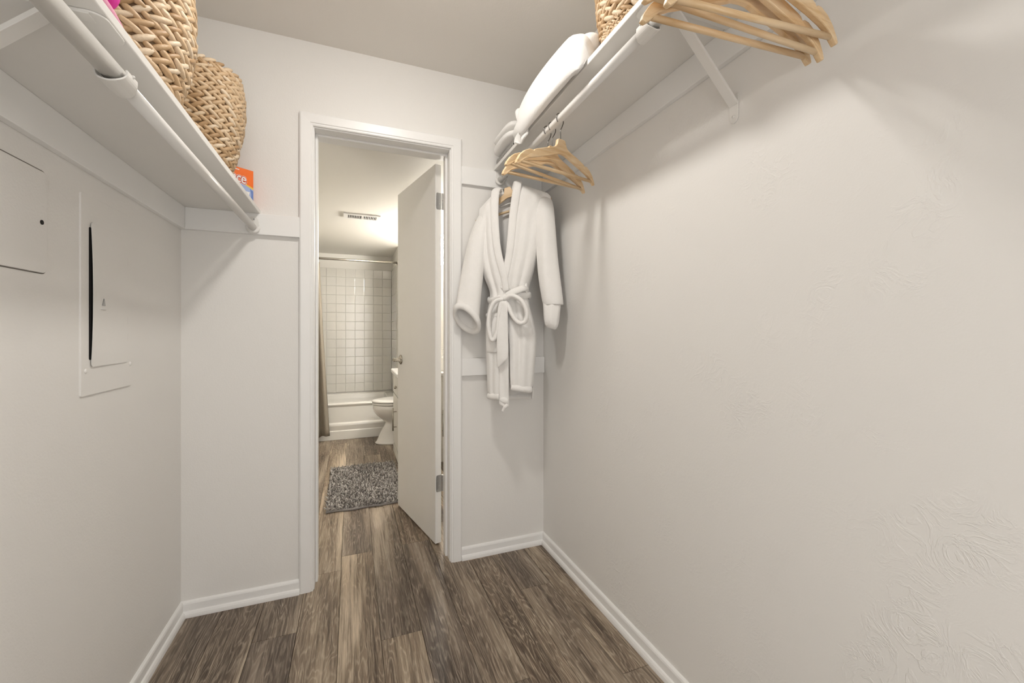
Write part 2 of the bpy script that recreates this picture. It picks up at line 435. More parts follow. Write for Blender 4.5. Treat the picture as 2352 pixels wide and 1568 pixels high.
rodL = tag(empty('closet_rod', (-.387, 1.0, 1.595)), 'white closet rod under the left shelf, in two telescoping tubes', 'rod')
LX, LZ = -.385, 1.593
MB().tube([(LX, YB, LZ), (LX, .93, LZ)], .0165, 24).build('tube', 'white_metal', rodL, smooth=True)
MB().tube([(LX, .88, LZ-.001), (LX, 1.999, LZ-.010)], .0135, 24).build('tube', 'white_metal', rodL, smooth=True)
socket(rodL, LX, LZ-.010, YF-CLT, .0145)
RX, RZ = .712, 1.927
rodR = tag(empty('closet_rod', (RX, 1.0, RZ)), 'white closet rod under the right shelf carrying wooden hangers', 'rod')
MB().tube([(RX, YB, RZ), (RX, .87, RZ)], .0165, 24).build('tube', 'white_metal', rodR, smooth=True)
MB().tube([(RX, .82, RZ), (RX, 1.999, RZ)], .0142, 24).build('tube', 'white_metal', rodR, smooth=True)
socket(rodR, RX, RZ, YF-CLT, .0152)

def bracket(sx, xw, xs, rx, rz, zs, yb, yc, label):
    """sx: direction from wall into the room; xw wall x; xs shelf front; rod rx, rz; zs shelf underside; yb brace y; yc cup y"""
    b = tag(empty('shelf_bracket', (xw, yb, zs)), label, 'bracket')
    zb = zs-.235
    W = .013
    xi = xw+sx*CLT
    # diagonal brace: shallow channel, from wall plate to under the shelf front
    p0 = Vector((xw+sx*.004, yb, zb+.02)); p1 = Vector((rx-sx*.045, yb, zs-.012))
    d = (p1-p0).normalized(); up = Vector((0, 1, 0)).cross(d)*sx
    m = MB(); sec = [(-W, 0), (-W, -.007), (-W+.003, -.007), (-W+.003, -.003), (W-.003, -.003), (W-.003, -.007), (W, -.007), (W, 0)]
    m.prism(sec, lambda q, k: (p1 if k else p0)+Vector((0, q[0], 0))+up*q[1]); m.build('brace', 'white_metal', b, bevel=.0008)
    # top arm under the shelf
    m = MB(); m.box(min(xi, rx+sx*.004), max(xi, rx+sx*.004), yb-.011, yb+.011, zs-.006, zs-.0003); m.build('arm', 'white_metal', b, bevel=.001)
    # wall plate with rounded foot and screw
    poly = [(-.014, .05), (.014, .05), (.014, -.012), (.008, -.024), (0, -.028), (-.008, -.024), (-.014, -.012)]
    m = MB(); m.prism(poly, lambda q, k: (xw+sx*(.0035 if k else .0004), yb+q[0], zb+q[1])); wp = m.build('wall_plate', 'white_metal', b, bevel=.0008)
    m = MB(); m.ell((xw+sx*.004, yb, zb-.010), ((.003, 0, 0), (0, .0048, 0), (0, 0, .0048))); m.build('screw', 'white_metal', wp, smooth=True)
    # hanging plate and open cup carrying the rod
    m = MB(); m.prism(rrect(rx-.022, rx+.022, min(yb, yc)-.012, min(yb, yc)+.068, .018, 6), lambda q, k: (q[0], q[1], zs-(.0036 if k else .0003))); hp = m.build('hanger_plate', 'white_metal', b, bevel=.001)
    m = MB(); R = .0235
    arc = [PI*.93+PI*1.14*i/20 for i in range(21)]
    rings = []
    for a in arc:
        ca, sa = math.cos(a), math.sin(a); wd = .031-.012*abs(math.cos(a))**3
        rings.append([(rx+R*ca, yc-wd, rz+R*sa), (rx+R*ca, yc+wd*.9, rz+R*sa), (rx+(R-.003)*ca, yc+wd*.9, rz+(R-.003)*sa), (rx+(R-.003)*ca, yc-wd, rz+(R-.003)*sa)])
    m.loft(rings); m.build('cup', 'white_metal', b, smooth=False, bevel=.0006)
    m = MB(); m.box(rx-sx*R-.002, rx-sx*R+.002, yc-.012, yc+.012, rz, zs-.003); m.build('strap', 'white_metal', b, bevel=.001)
    m = MB(); m.ell((rx+sx*R, yc, rz+.004), ((.003, 0, 0), (0, .003, 0), (0, 0, .003))); m.build('screw', 'white_metal', b, smooth=True)
    return b
bracket(1, XL, -.362, LX, LZ, SLZ, .845, .925, 'white metal bracket under the left shelf cupping the rod')
bracket(-1, XR, .683, RX, RZ, SRZ, .825, .862, 'white metal bracket under the right shelf with a diagonal wall brace')

# ------------------------------------------------------------------ painted-over panels on the left wall
ap = tag(empty('access_panel', (XL, 1.05, 1.276)), 'painted square access panel with a small black finger hole', 'panel')
def plate(m, poly, x0, x1): return m.prism(poly, lambda q, k: (x1 if k else x0, q[0], q[1]))
plate(MB(), rrect(.858, 1.2392, 1.2728, 1.5020, .013), XL-.001, XL+.0010).build('gap_shade', 'crack_shade', ap)  # dark plate showing past the cover, its colour stands for shade in the crack
plate(MB(), rrect(.862, 1.2362, 1.2752, 1.4985, .012), XL-.001, XL+.0042).build('cover', 'wall', ap, bevel=.001)
MB().lathe([(.0001, 0), (.0052, 0), (.0052, .0012), (.0001, .0012)], n=16).build('finger_hole_shade', 'dark', ap)  # raised black disc, the shade of the hole put into its colour
fh = COL.objects[-1]; fh.matrix_parent_inverse = Matrix(); fh.location = (.0042, 1.219-1.05, 1.386-1.276); fh.rotation_euler = (0, PI/2, 0)

bp = tag(empty('breaker_panel', (XL, 1.49, .98)), 'painted electrical breaker panel with a narrow hinged door left ajar', 'panel')
plate(MB(), rrect(1.361, 1.619, .98, 1.50, .006), XL-.001, XL+.0035).build('frame', 'wall', bp, bevel=.001)
plate(MB(), rrect(1.3945, 1.580, 1.072, 1.418, .004), XL+.002, XL+.0040).build('opening_shade', 'dark', bp)  # no real recess: black plate paints the shade seen behind the ajar door
dm = MB()
poly = rrect(1.3985, 1.590, 1.0535, 1.432, .010)
def dpos(q, k):
    f = max(0., (1.590-q[0])/.19); bow = math.sin(PI*min(1, max(0, (q[1]-1.05)/.385)))
    return (XL+(.0055 if k else .0043)+f*(.0012+.0040*bow**.7), q[0]+.0018*bow*f, q[1])
# finer outline so that the door can bow
fine = []
for a, b in zip(poly, poly[1:]+poly[:1]):
    n = max(1, int(math.hypot(b[0]-a[0], b[1]-a[1])/.03))
    for i in range(n): fine.append((a[0]+(b[0]-a[0])*i/n, a[1]+(b[1]-a[1])*i/n))
dm.prism(fine, dpos); dd = dm.build('panel_door', 'wall', bp)
m = MB(); plate(m, rrect(1.434, 1.466, 1.205, 1.275, .003), XL+.006, XL+.0095); m.build('latch', 'wall', dd, bevel=.001)
m = MB(); plate(m, [(1.441, 1.216), (1.455, 1.216), (1.449, 1.236)], XL+.009, XL+.0118); m.build('latch_tab', 'steel', dd, bevel=.0008)
m = MB(); plate(m, rrect(1.438, 1.462, 1.2065, 1.2105, .0015), XL+.009, XL+.0115); m.build('latch_lip', 'wall', dd)
for y, z in ((1.381, 1.044), (1.608, 1.047)):
    m = MB(); m.ell((XL+.0035, y, z), ((.003, 0, 0), (0, .0065, 0), (0, 0, .0065)), 12, 6); m.build('screw', 'wall', bp, smooth=True)
for z in (1.36, 1.18, 1.13):
    m = MB(); plate(m, rrect(1.5895, 1.5935, z-.012, z+.012, .001), XL+.0033, XL+.0042); m.build('hinge_slot', 'crack_shade', bp)

# ------------------------------------------------------------------ the open door
dr = struct(empty('door_1', (.449, 2.197, 0)), 'white flush door standing open into the bathroom')
dv = Vector((math.sin(math.radians(-12.7)), math.cos(math.radians(-12.7)), 0)); dn = Vector((dv.y, -dv.x, 0))
A = Vector((.416, 2.198, .012)); DW, DT, DH = .609, .034, 2.032
def dpt(a, t, z): return A+dv*a+dn*t+Vector((0, 0, z))
m = MB(); m.prism([(0, 0), (DW, 0), (DW, DT), (0, DT)], lambda q, k: dpt(q[0], q[1], DH if k else 0)); m.build('leaf', 'door_paint', dr, bevel=.0015)
for z in (1.79, .275):
    m = MB(); P = [(.004, 0), (.030, 0), (.030, .089), (.004, .089)]
    poly = [(.0085, 0), (.034, 0), (.034, .089), (.0085, .089), (.005, .083), (.004, .07), (.004, .02), (.005, .006)]
    m.prism(poly, lambda q, k: dpt(-.0005-(.0018 if k else 0), q[0], z+q[1])); hg = m.build('hinge', 'steel', dr, bevel=.0004)
    c = dpt(-.004, .040, z)
    for i in range(5):
        m = MB(); m.tube([c+Vector((0, 0, .0178*i+.0006)), c+Vector((0, 0, .0178*i+.0172))], .0052, 14); m.build('knuckle', 'steel', hg, smooth=False)
    for q in ((.013, .016), (.022, .030), (.013, .058), (.022, .073)):
        p = dpt(-.0024, q[0], z+q[1]); m = MB(); m.ell(p, ((.0032, 0, 0), (0, .0011, 0), (0, 0, .0032)), 10, 4); m.build('screw', 'steel', hg, smooth=True)
    m = MB(); m.box(OX1+RV-.0098, OX1+RV-.0086, 2.135, 2.171, z+.012, z+.101); m.build('jamb_leaf', 'steel', hg)
for sgn, t0 in ((-1, 0.), (1, DT)):
    hb = dpt(DW-.062, t0, .955); nn = dn*sgn
    m = MB()
    u1 = dv; u2 = Vector((0, 0, 1))
    def ring(c, r, n=24): return [c+u1*(r*math.cos(2*PI*i/n))+u2*(r*math.sin(2*PI*i/n)) for i in range(n)]
    m.loft([ring(hb, .031), ring(hb+nn*.004, .031), ring(hb+nn*.009, .024), ring(hb+nn*.012, .014), ring(hb+nn*.034, .0105), ring(hb+nn*.040, .0125), ring(hb+nn*.050, .012), ring(hb+nn*.054, .008)])
    hd = m.build('door_handle', 'nickel', dr, smooth=True)
    c = hb+nn*.046
    m = MB(); m.tube(bez([c+dv*.006, c-dv*.03+nn*.003, c-dv*.07+nn*.001, c-dv*.105-nn*.006]), [.0115]*8+[.0095]*8+[.008]*9, 12, flat=(1., .75)); m.build('lever', 'nickel', hd, smooth=True)

# ------------------------------------------------------------------ lamps
lamp = tag(empty('ceiling_light', (.165, 1.12, ZC)), 'small round flush ceiling light with a shallow white dome in the closet', 'light')
MB().lathe([(.001, 0), (.108, 0), (.112, -.010), (.106, -.022), (.092, -.024), (.001, -.024)], (.165, 1.12, ZC), 48).build('base', 'white_metal', lamp)
MB().lathe([(.088*math.cos(a), -.024-.030*math.sin(a)) for a in [PI/2*i/10 for i in range(10)]]+[(.004, -.054)], (.165, 1.12, ZC), 40).build('dome', 'lamp_dome', lamp, smooth=True)

vl = tag(empty('vanity_light', (.90, 3.87, 1.94)), 'glowing box light on the bathroom wall above the vanity', 'light')
MB().box(.895, BXR, 3.60, 4.14, 1.89, 1.99).build('backplate', 'nickel', vl, bevel=.003)
for y in (3.68, 3.87, 4.06):
    MB().lathe([(.03, -.10), (.048, -.098), (.05, -.09), (.05, .09), (.048, .098), (.03, .10)], (.82, y, 1.915), 24).build('lamp_shade', 'vanity_lamp', vl, smooth=True)
    MB().lathe([(.001, .1005), (.078, .1005), (.079, .104), (.012, .114), (.001, .114)], (.82, y, 1.915), 24).build('cap', 'nickel', vl)  # wide disc added above each lamp to keep its light off the ceiling
    MB().tube([(.90, y, 1.915), (.865, y, 1.915)], .012, 12).build('arm', 'nickel', vl, smooth=True)
mr = tag(empty('wall_mirror', (BXR, 3.87, 1.0)), 'frameless mirror on the bathroom wall above the vanity', 'mirror')
MB().box(BXR-.006, BXR, 3.62, 4.12, .93, 1.78).build('glass', 'mirror', mr, bevel=.001)

# ------------------------------------------------------------------ bathroom fixtures
# bathtub
tub = tag(empty('bathtub', (-.28, TUBY, 0)), 'white alcove bathtub with a stepped apron', 'bathtub')
ap_ = [(TUBY, 0), (TUBY, .092), (TUBY+.006, .098), (TUBY-.004, .150), (TUBY-.002, .166), (TUBY+.014, .180), (TUBY+.014, .345), (TUBY+.004, .362), (TUBY, .372), (TUBY+.006, .384), (TUBY+.02, .388),
      (TUBY+.075, .388), (TUBY+.09, .38), (TUBY+.105, .34), (TUBY+.14, .12), (TUBY+.19, .08), (BY1-.19, .08), (BY1-.14, .12), (BY1-.09, .34), (BY1-.075, .385), (BY1-.06, .392), (BY1-.018, .395), (BY1-.0125, .398), (BY1-.0125, 0)]
m = MB(); m.prism(ap_, lambda q, k: (TUBX-.0015 if k else BXL+.002, q[0], q[1])); m.build('shell', 'tub', tub, bevel=.006, seg=3)
m = MB(); m.box(TUBX-.10, TUBX-.0016, TUBY+.08, BY1-.08, .09, .392); m.build('end_rim', 'tub', tub, bevel=.01)
# shower rod and curtain
sr = tag(empty('shower_rod', (-.3, TUBY-.02, 1.915)), 'chrome shower curtain rod above the bathtub', 'rod')
RY, RZ2 = TUBY-.005, 1.914
MB().tube([(BXL, RY, RZ2), (TUBX-.001, RY, RZ2)], .0125, 20).build('tube', 'nickel', sr, smooth=True)
MB().tube([(TUBX-.012, RY, RZ2), (TUBX-.0005, RY, RZ2)], .026, 20).build('flange', 'nickel', sr, smooth=True)
cu = tag(empty('shower_curtain', (-.6, RY-.06, .06)), 'grey-brown waffle shower curtain bunched at the left of the tub', 'curtain')
rows = []
for i in range(25):
    v = i/24; z = 1.868-(1.868-.06)*v; xr = -.312+(.098)*v**1.1
    rows.append([(BXL+.02+(xr-BXL-.02)*j/70, RY-.045*smoothstep(0, .5, v)-.012+(.022+.012*v)*math.sin(j/70*2*PI*9+.5*v)*(1-.2*smoothstep(.9, 1, j/70)), z+.008*math.sin(j*.4)) for j in range(71)])
MB().grid(rows).build('cloth', 'curtain', cu, smooth=True, solid=.003)
for j in range(9):
    x = BXL+.06+j*.083
    MB().tube([(x, RY+.022*math.cos(a), RZ2-.016+.030*math.sin(a)) for a in [2*PI*i/16 for i in range(16)]], .0016, 6, closed=True).build('curtain_ring', 'nickel', cu, smooth=True)
# toilet
to = tag(empty('toilet', (.5, 4.45, 0)), 'white toilet with closed lid beside the vanity', 'toilet')
TY = 4.45
def egg(cx, a, b, z, n=40, back=.6):
    return [(cx-a*math.cos(t) if math.cos(t) > 0 else cx-a*back*math.cos(t), TY+b*math.sin(t), z) for t in [2*PI*i/n for i in range(n)]]
m = MB(); m.loft([egg(.46, .235, .125, .0), egg(.46, .238, .128, .012), egg(.455, .215, .112, .03), egg(.46, .185, .098, .11), egg(.47, .150, .088, .19), egg(.475, .150, .092, .215), egg(.47, .185, .120, .25), egg(.465, .225, .150, .29), egg(.46, .252, .172, .33), egg(.46, .262, .180, .36), egg(.46, .264, .182, .392), egg(.46, .258, .176, .398)])
m.build('bowl', 'porcelain', to, smooth=True)
m = MB(); m.loft([egg(.46, .262, .180, .404), egg(.46, .268, .186, .408), egg(.46, .268, .186, .418), egg(.46, .262, .18, .422)]); m.build('seat', 'porcelain', to, smooth=True)
m = MB(); m.loft([egg(.46, .264, .182, .427), egg(.46, .27, .188, .431), egg(.46, .27, .188, .440), egg(.46, .258, .178, .450), egg(.46, .2, .13, .454)]); m.build('lid', 'porcelain', to, smooth=True)
MB().box(.70, BXR-.004, TY-.22, TY+.22, .39, .72).build('tank', 'porcelain', to, bevel=.02, seg=3)
MB().box(.69, BXR-.003, TY-.23, TY+.23, .722, .752).build('tank_lid', 'porcelain', to, bevel=.01, seg=3)
MB().box(.60, .74, TY-.1, TY+.1, .30, .40).build('neck', 'porcelain', to, bevel=.02)
# vanity
va = tag(empty('vanity_cabinet', (.64, 3.87, 0)), 'white bathroom vanity cabinet with bar handles', 'cabinet')
VX, VY0, VY1 = .392, 3.60, 4.13
MB().box(VX, BXR-.001, VY0, VY1, .085, .752).build('body', 'vanity', va, bevel=.001)
MB().box(VX+.004, BXR-.001, VY0+.004, VY1-.004, 0, .085).build('plinth', 'vanity', va)
MB().box(VX-.018, VX-.0005, VY0+.006, VY1-.006, .0, .075).build('toe_board', 'vanity', va, bevel=.003)
for (z0, z1, nm) in ((.10, .562, 'cabinet_door'), (.572, .742, 'drawer_front')):
    d_ = MB().box(VX-.018, VX-.0005, VY0+.006, VY1-.006, z0, z1).build(nm, 'vanity', va, bevel=.003)
    if nm == 'cabinet_door':
        hx = VX-.018
        h = MB(); h.tube([(hx-.030, 3.81, .262), (hx-.030, 3.81, .465)], .0058, 12); hd = h.build('bar_handle', 'nickel', d_, smooth=True)
        for z in (.295, .432): MB().tube([(hx+.001, 3.81, z), (hx-.030, 3.81, z)], .0045, 10).build('post', 'nickel', hd, smooth=True) if False else MB().tube([(hx+.001, 3.81, z), (hx-.030, 3.81, z)], .0045, 10).build('handle_post', 'nickel', d_, smooth=True)
    else:
        MB().ell((VX-.034, 3.76, .655), ((.014, 0, 0), (0, .014, 0), (0, 0, .014)), 14, 8).build('knob', 'nickel', d_, smooth=True)
sd = MB().box(.70, .86, VY0-.016, VY0-.0005, .12, .70).build('side_door', 'vanity', va, bevel=.003)
h = MB(); h.tube([(.742, VY0-.045, .235), (.742, VY0-.045, .465)], .0055, 12); h.tube([(.742, VY0-.045, .28), (.742, VY0-.014, .28)], .0045, 8); h.tube([(.742, VY0-.045, .42), (.742, VY0-.014, .42)], .0045, 8); h.build('bar_handle', 'nickel', sd, smooth=True)
MB().box(VX-.040, BXR-.001, VY0-.025, VY1+.015, .7525, .792).build('countertop', 'counter', va, bevel=.012, seg=4)
fa = tag(empty('faucet', (.78, 3.9, .792)), 'small chrome faucet on the vanity top', 'faucet')
MB().lathe([(.001, 0), (.024, 0), (.022, .008), (.012, .012), (.011, .10), (.001, .104)], (.80, 3.9, .7925), 20).build('stem', 'nickel', fa, smooth=True)
MB().tube(bez([(.80, 3.9, .88), (.77, 3.9, .905), (.72, 3.9, .90), (.69, 3.9, .87)]), .009, 12).build('spout', 'nickel', fa, smooth=True)
MB().tube([(.80, 3.9, .893), (.83, 3.9, .93)], .006, 10).build('lever', 'nickel', fa, smooth=True)
sb = tag(empty('soap_bottle', (.80, 3.70, .792)), 'clear soap bottle standing on the vanity top', 'bottle')
MB().lathe([(.001, 0), (.03, 0), (.032, .01), (.032, .11), (.024, .13), (.012, .136), (.012, .15), (.001, .15)], (.785, 3.72, .7925), 24).build('bottle_body', 'porcelain', sb, smooth=True)
MB().tube([(.785, 3.72, .9425), (.785, 3.72, .985), (.75, 3.72, .988)], .004, 8).build('pump', 'nickel', sb, smooth=True)
# ceiling vent
ve = tag(empty('ceiling_vent', (.08, 3.62, BZ)), 'white rectangular ceiling register with dark slots in the bathroom', 'vent')
v0, v1, w0, w1 = -.062, .222, 3.545, 3.70
fr = MB()
for b in ((v0, v1, w0, w0+.03), (v0, v1, w1-.03, w1), (v0, v0+.03, w0+.03, w1-.03), (v1-.03, v1, w0+.03, w1-.03), ((v0+v1)/2-.006, (v0+v1)/2+.006, w0+.03, w1-.03)): fr.box(*b, BZ-.010, BZ-.0005)
fr.build('frame', 'white_metal', ve)
MB().box(v0+.028, v1-.028, w0+.028, w1-.028, BZ-.002, BZ-.0004).build('duct_shade', 'dark', ve)  # flat black sheet, paints the shade between the slats
for side, n0 in ((0, v0+.033), (1, (v0+v1)/2+.009)):
    for i in range(8):
        x = n0+i*.0132; t = .5 if side else -.5
        m = MB(); m.add([(x, w0+.03, BZ-.009), (x, w1-.03, BZ-.009), (x+.006*t*2, w1-.03, BZ-.002), (x+.006*t*2, w0+.03, BZ-.002), (x+.0016, w0+.03, BZ-.009), (x+.0016, w1-.03, BZ-.009), (x+.0016+.006*t*2, w1-.03, BZ-.002), (x+.0016+.006*t*2, w0+.03, BZ-.002)],
                        [(0, 1, 2, 3), (4, 7, 6, 5), (0, 4, 5, 1), (2, 6, 7, 3), (0, 3, 7, 4), (1, 5, 6, 2)]); m.build('slat', 'white_metal', ve)
# bath mat
bmx = tag(empty('bath_mat', (.1, 3.25, 0)), 'shaggy grey bath mat on the bathroom floor', 'mat')
MX0, MX1, MY0, MY1 = -.152, .345, 2.835, 3.70
m = MB(); n = 30
poly = [(MX0+(MX1-MX0)*i/n, MY0+.008*math.sin(i*.5)+(.012 if 20 < i < 27 else 0)) for i in range(n+1)]+[(MX1, MY1), (MX0-.01, MY1)]
m.prism(poly, lambda q, k: (q[0], q[1], .014 if k else .0008)); m.build('backing', 'mat_backing', bmx, bevel=.004)
rng = random.Random(11); m = MB()
step = .0125
ny = int((MY1-MY0)/step); nx = int((MX1-MX0)/step)
for i in range(ny):
    for jx in range(nx):
        x = MX0+.004+jx*step+rng.uniform(-.004, .004); y = MY0+.008+i*step+rng.uniform(-.004, .004)
        a = rng.uniform(0, 2*PI); ti = rng.uniform(.2, 1.1); L = rng.uniform(.011, .018); r = rng.uniform(.0042, .0058)
        d = Vector((math.cos(a)*math.sin(ti), math.sin(a)*math.sin(ti), math.cos(ti)))
        s1 = d.orthogonal().normalized(); s2 = d.cross(s1)
        m.ell(Vector((x, y, .016+.004*rng.random()))+d*L*.5, (s1*r, s2*r, d*L), 5, 4)
po = m.build('pile', 'mat_pile', bmx, smooth=True); po['kind'] = 'stuff'

# ------------------------------------------------------------------ woven baskets
def basket(loc, prof, label, seed, fine_rows=3, scale=1.0):
    """prof: (height, radius) table, height up from the shelf"""
    rng = random.Random(seed); b = tag(empty('woven_basket', loc), label, 'basket', 'woven seagrass baskets on the shelves')
    H = prof[-1][0]; x0, y0, z0 = loc
    R = lambda h: interp(prof, h)
    pr = [(.001, .003)]+[(R(H*i/16)-.010, max(.003, H*i/16)) for i in range(17)]+[(R(H)-.016, H-.004)]+[(R(H*i/16)-.018, max(.012, H*i/16)) for i in range(15, -1, -1)]+[(.001, .012)]
    MB().lathe(pr, loc, 40, cap=False).build('lining', 'soft_lining', b, smooth=True)
    z = .006; r = 0
    while z < H-.004:
        small = r < fine_rows
        dz = .0125 if small else .0265*scale
        zc = z+dz/2; rad = R(zc); drdz = (R(zc+.01)-R(zc-.01))/.02
        sp = .0135 if small else .030*scale
        n = max(12, int(2*PI*rad/sp)); m = MB(); off = rng.random()
        tl = Vector((0, 0, 1))
        for side in (0, 1):
            for i in range(n):
                th = 2*PI*(i+off+.5*side+rng.uniform(-.06, .06))/n
                er = Vector((math.cos(th), math.sin(th), 0)); et = Vector((-math.sin(th), math.cos(th), 0))
                eu = (Vector((0, 0, 1))+er*drdz).normalized()
                hh = dz*(.26 if side else -.26)
                tilt = (.50 if side else -.50)+rng.uniform(-.12, .12)
                dl = (et*math.cos(tilt)+eu*math.sin(tilt)).normalized(); dw = er.cross(dl).normalized()
                c = Vector(loc)+er*(rad-.002+rng.uniform(-.002, .002))+Vector((0, 0, zc))+eu*(hh+rng.uniform(-.0015, .0015))
                L = sp*rng.uniform(.74, .86); Wd = dz*rng.uniform(.27, .33)
                m.ell(c, (dw*Wd, er*dz*.30, dl*L), 6, 5)
        m.build('braid_row', 'straw', b, smooth=True)
        z += dz; r += 1
    m = MB(); n = int(2*PI*R(H)/.024)
    for i in range(n):
        th = 2*PI*i/n; er = Vector((math.cos(th), math.sin(th), 0)); et = Vector((-math.sin(th), math.cos(th), 0))
        dl = (et+Vector((0, 0, .55*(1 if i % 2 else -1)))-er*.3).normalized(); dw = er.cross(dl).normalized()
        m.ell(Vector(loc)+er*(R(H)-.006)+Vector((0, 0, H)), (dw*.008, dl.cross(dw)*.010, dl*.022), 6, 5)
    m.build('rim', 'straw', b, smooth=True)
    return b
SLT, SRT = SLZ+.0185, SRZ+.0185
basket((-.500, 1.745, SLT+.0005), [(0, .068), (.02, .082), (.10, .108), (.20, .128), (.27, .136), (.33, .134), (.37, .126)], 'woven seagrass basket on the left shelf beside the orange box', 3)
basket((-.499, 1.225, SLT+.0005), [(0, .080), (.03, .098), (.10, .120), (.19, .134), (.28, .133), (.36, .122)], 'woven seagrass basket on the left shelf nearest the pink cloth', 4, scale=1.08)
basket((.828, 1.035, SRT+.0005), [(0, .108), (.03, .114), (.12, .128), (.22, .136), (.30, .136)], 'woven seagrass basket on the right shelf above the wooden hangers', 8, fine_rows=5)


# ------------------------------------------------------------------ pink cloth on the left shelf
pk = tag(empty('rolled_cloth', (-.40, .85, SLT)), 'bright pink rolled cloth at the front of the left shelf', 'cloth')
m = MB(); rings = []
for i in range(9):
    v = i/8; y = .76+.178*v; r = .036*math.sin(PI*(.16+.68*v))**.6
    rings.append([(-.405+r*1.0*math.cos(t), y, SLT+.030+max(0, .040+r*1.2*math.sin(t))) for t in [2*PI*k/18 for k in range(18)]])
m.loft(rings); m.build('outer_fold', 'magenta', pk, smooth=True, sub=1)
m = MB(); rings = []
for i in range(9):
    v = i/8; y = .75+.216*v; r = .0145*math.sin(PI*(.12+.8*v))**.6
    rings.append([(-.392+r*1.7*math.cos(t), y, SLT+.0005+r*1.0*(1+math.sin(t))) for t in [2*PI*k/18 for k in range(18)]])
m.loft(rings); m.build('inner_fold', 'pale_pink', pk, smooth=True, sub=1)

# ------------------------------------------------------------------ dryer-sheet box
bx = tag(empty('carton', (-.375, 1.995, SLT)), 'orange and blue dryer-sheet carton at the far end of the left shelf', 'box')
ba = math.radians(35); BW, BH, BD = .170, .140, .075
bR = Vector((-.3765, 1.960, SLT+.0005)); bu = Vector((-math.cos(ba), -math.sin(ba), 0)); bnrm = Vector((math.sin(ba), -math.cos(ba), 0))
def bpt(a, z, o=0.): return bR+bu*a+Vector((0, 0, z))+bnrm*o      # a: distance from the right edge towards the left
BD = .050
m = MB(); m.prism([(0, 0), (BW, 0), (BW, -BD), (0, -BD)], lambda q, k: bpt(q[0], BH if k else 0, q[1])); m.build('carton_body', 'print_orange', bx, bevel=.0008)
def patch(name, mat, pts, o): 
    m = MB(); m.prism(pts, lambda q, k: bpt(q[0]*BW, q[1]*BH, o if k else 0.0)); return m.build(name, mat, bx)
cv = [(i/12, .50-.16*(i/12)**2*0+.0) for i in range(13)]
patch('printed_yellow_band', 'print_yellow', [(0.003, .004), (.997, .004)]+[(1-i/14*.997, .50+.12*math.sin(PI*(1-i/14)*1.2)) for i in range(15)], .0003)
patch('printed_blue_band', 'print_light_blue', [(0.003, .004), (.997, .004)]+[(1-i/14*.997, .44+.15*math.sin(PI*(1-i/14)*1.2)) for i in range(15)], .0005)
patch('printed_blue_shade', 'print_blue', [(0.003, .004), (.12, .004), (.06, .15), (.05, .30), (.08, .46), (.003, .40)], .0006)
patch('printed_sheet', 'print_white', [(.12, .10), (.24, .12), (.30, .36), (.08, .36)], .0008)
patch('printed_sheet', 'print_white', [(.36, .14), (.46, .16), (.56, .40), (.34, .38)], .0008)
patch('printed_base', 'dark', [(.003, .003), (.3, .003), (.3, .02), (.15, .06), (.003, .07)], .0009)
for q in ((.31, .52, .925, .95), (.58, .94, .93, .955)): patch('printed_line', 'print_white', [(q[0], q[2]-.01), (q[1], q[2]), (q[1], q[3]), (q[0], q[3]-.01)], .0005)
def text_mesh(body, size, offs, ext):
    cu_ = bpy.data.curves.new('t', 'FONT'); cu_.body = body; cu_.size = size; cu_.offset = offs; cu_.extrude = ext; cu_.align_x = 'CENTER'; cu_.resolution_u = 4; cu_.space_character = .93
    o = bpy.data.objects.new('t', cu_); COL.objects.link(o); dg = bpy.context.evaluated_depsgraph_get()
    me = bpy.data.meshes.new_from_object(o.evaluated_get(dg)); bpy.data.objects.remove(o); return me
for mat, offs, lift in (('print_white', .0046, .0009), ('print_red', .0032, .0013), ('print_white', .0006, .0017)):
    me = text_mesh('Bounce', .056, offs, .0002); me.materials.clear(); me.materials.append(M[mat])
    o = bpy.data.objects.new('lettering', me); COL.objects.link(o); o.parent = bx; o.matrix_parent_inverse = bx.matrix_basis.inverted()
    c = bpt(BW*.52, BH*.585, lift)
    xa = -bu; za = bnrm; ya = Vector((0, 0, 1))
    tilt = math.radians(-3)
    rm = Matrix((xa, ya, za)).transposed() @ Matrix.Rotation(tilt, 3, 'Z')
    o.matrix_basis = Matrix.Translation(c) @ rm.to_4x4() @ Matrix.Diagonal((.76, 1, 1, 1))

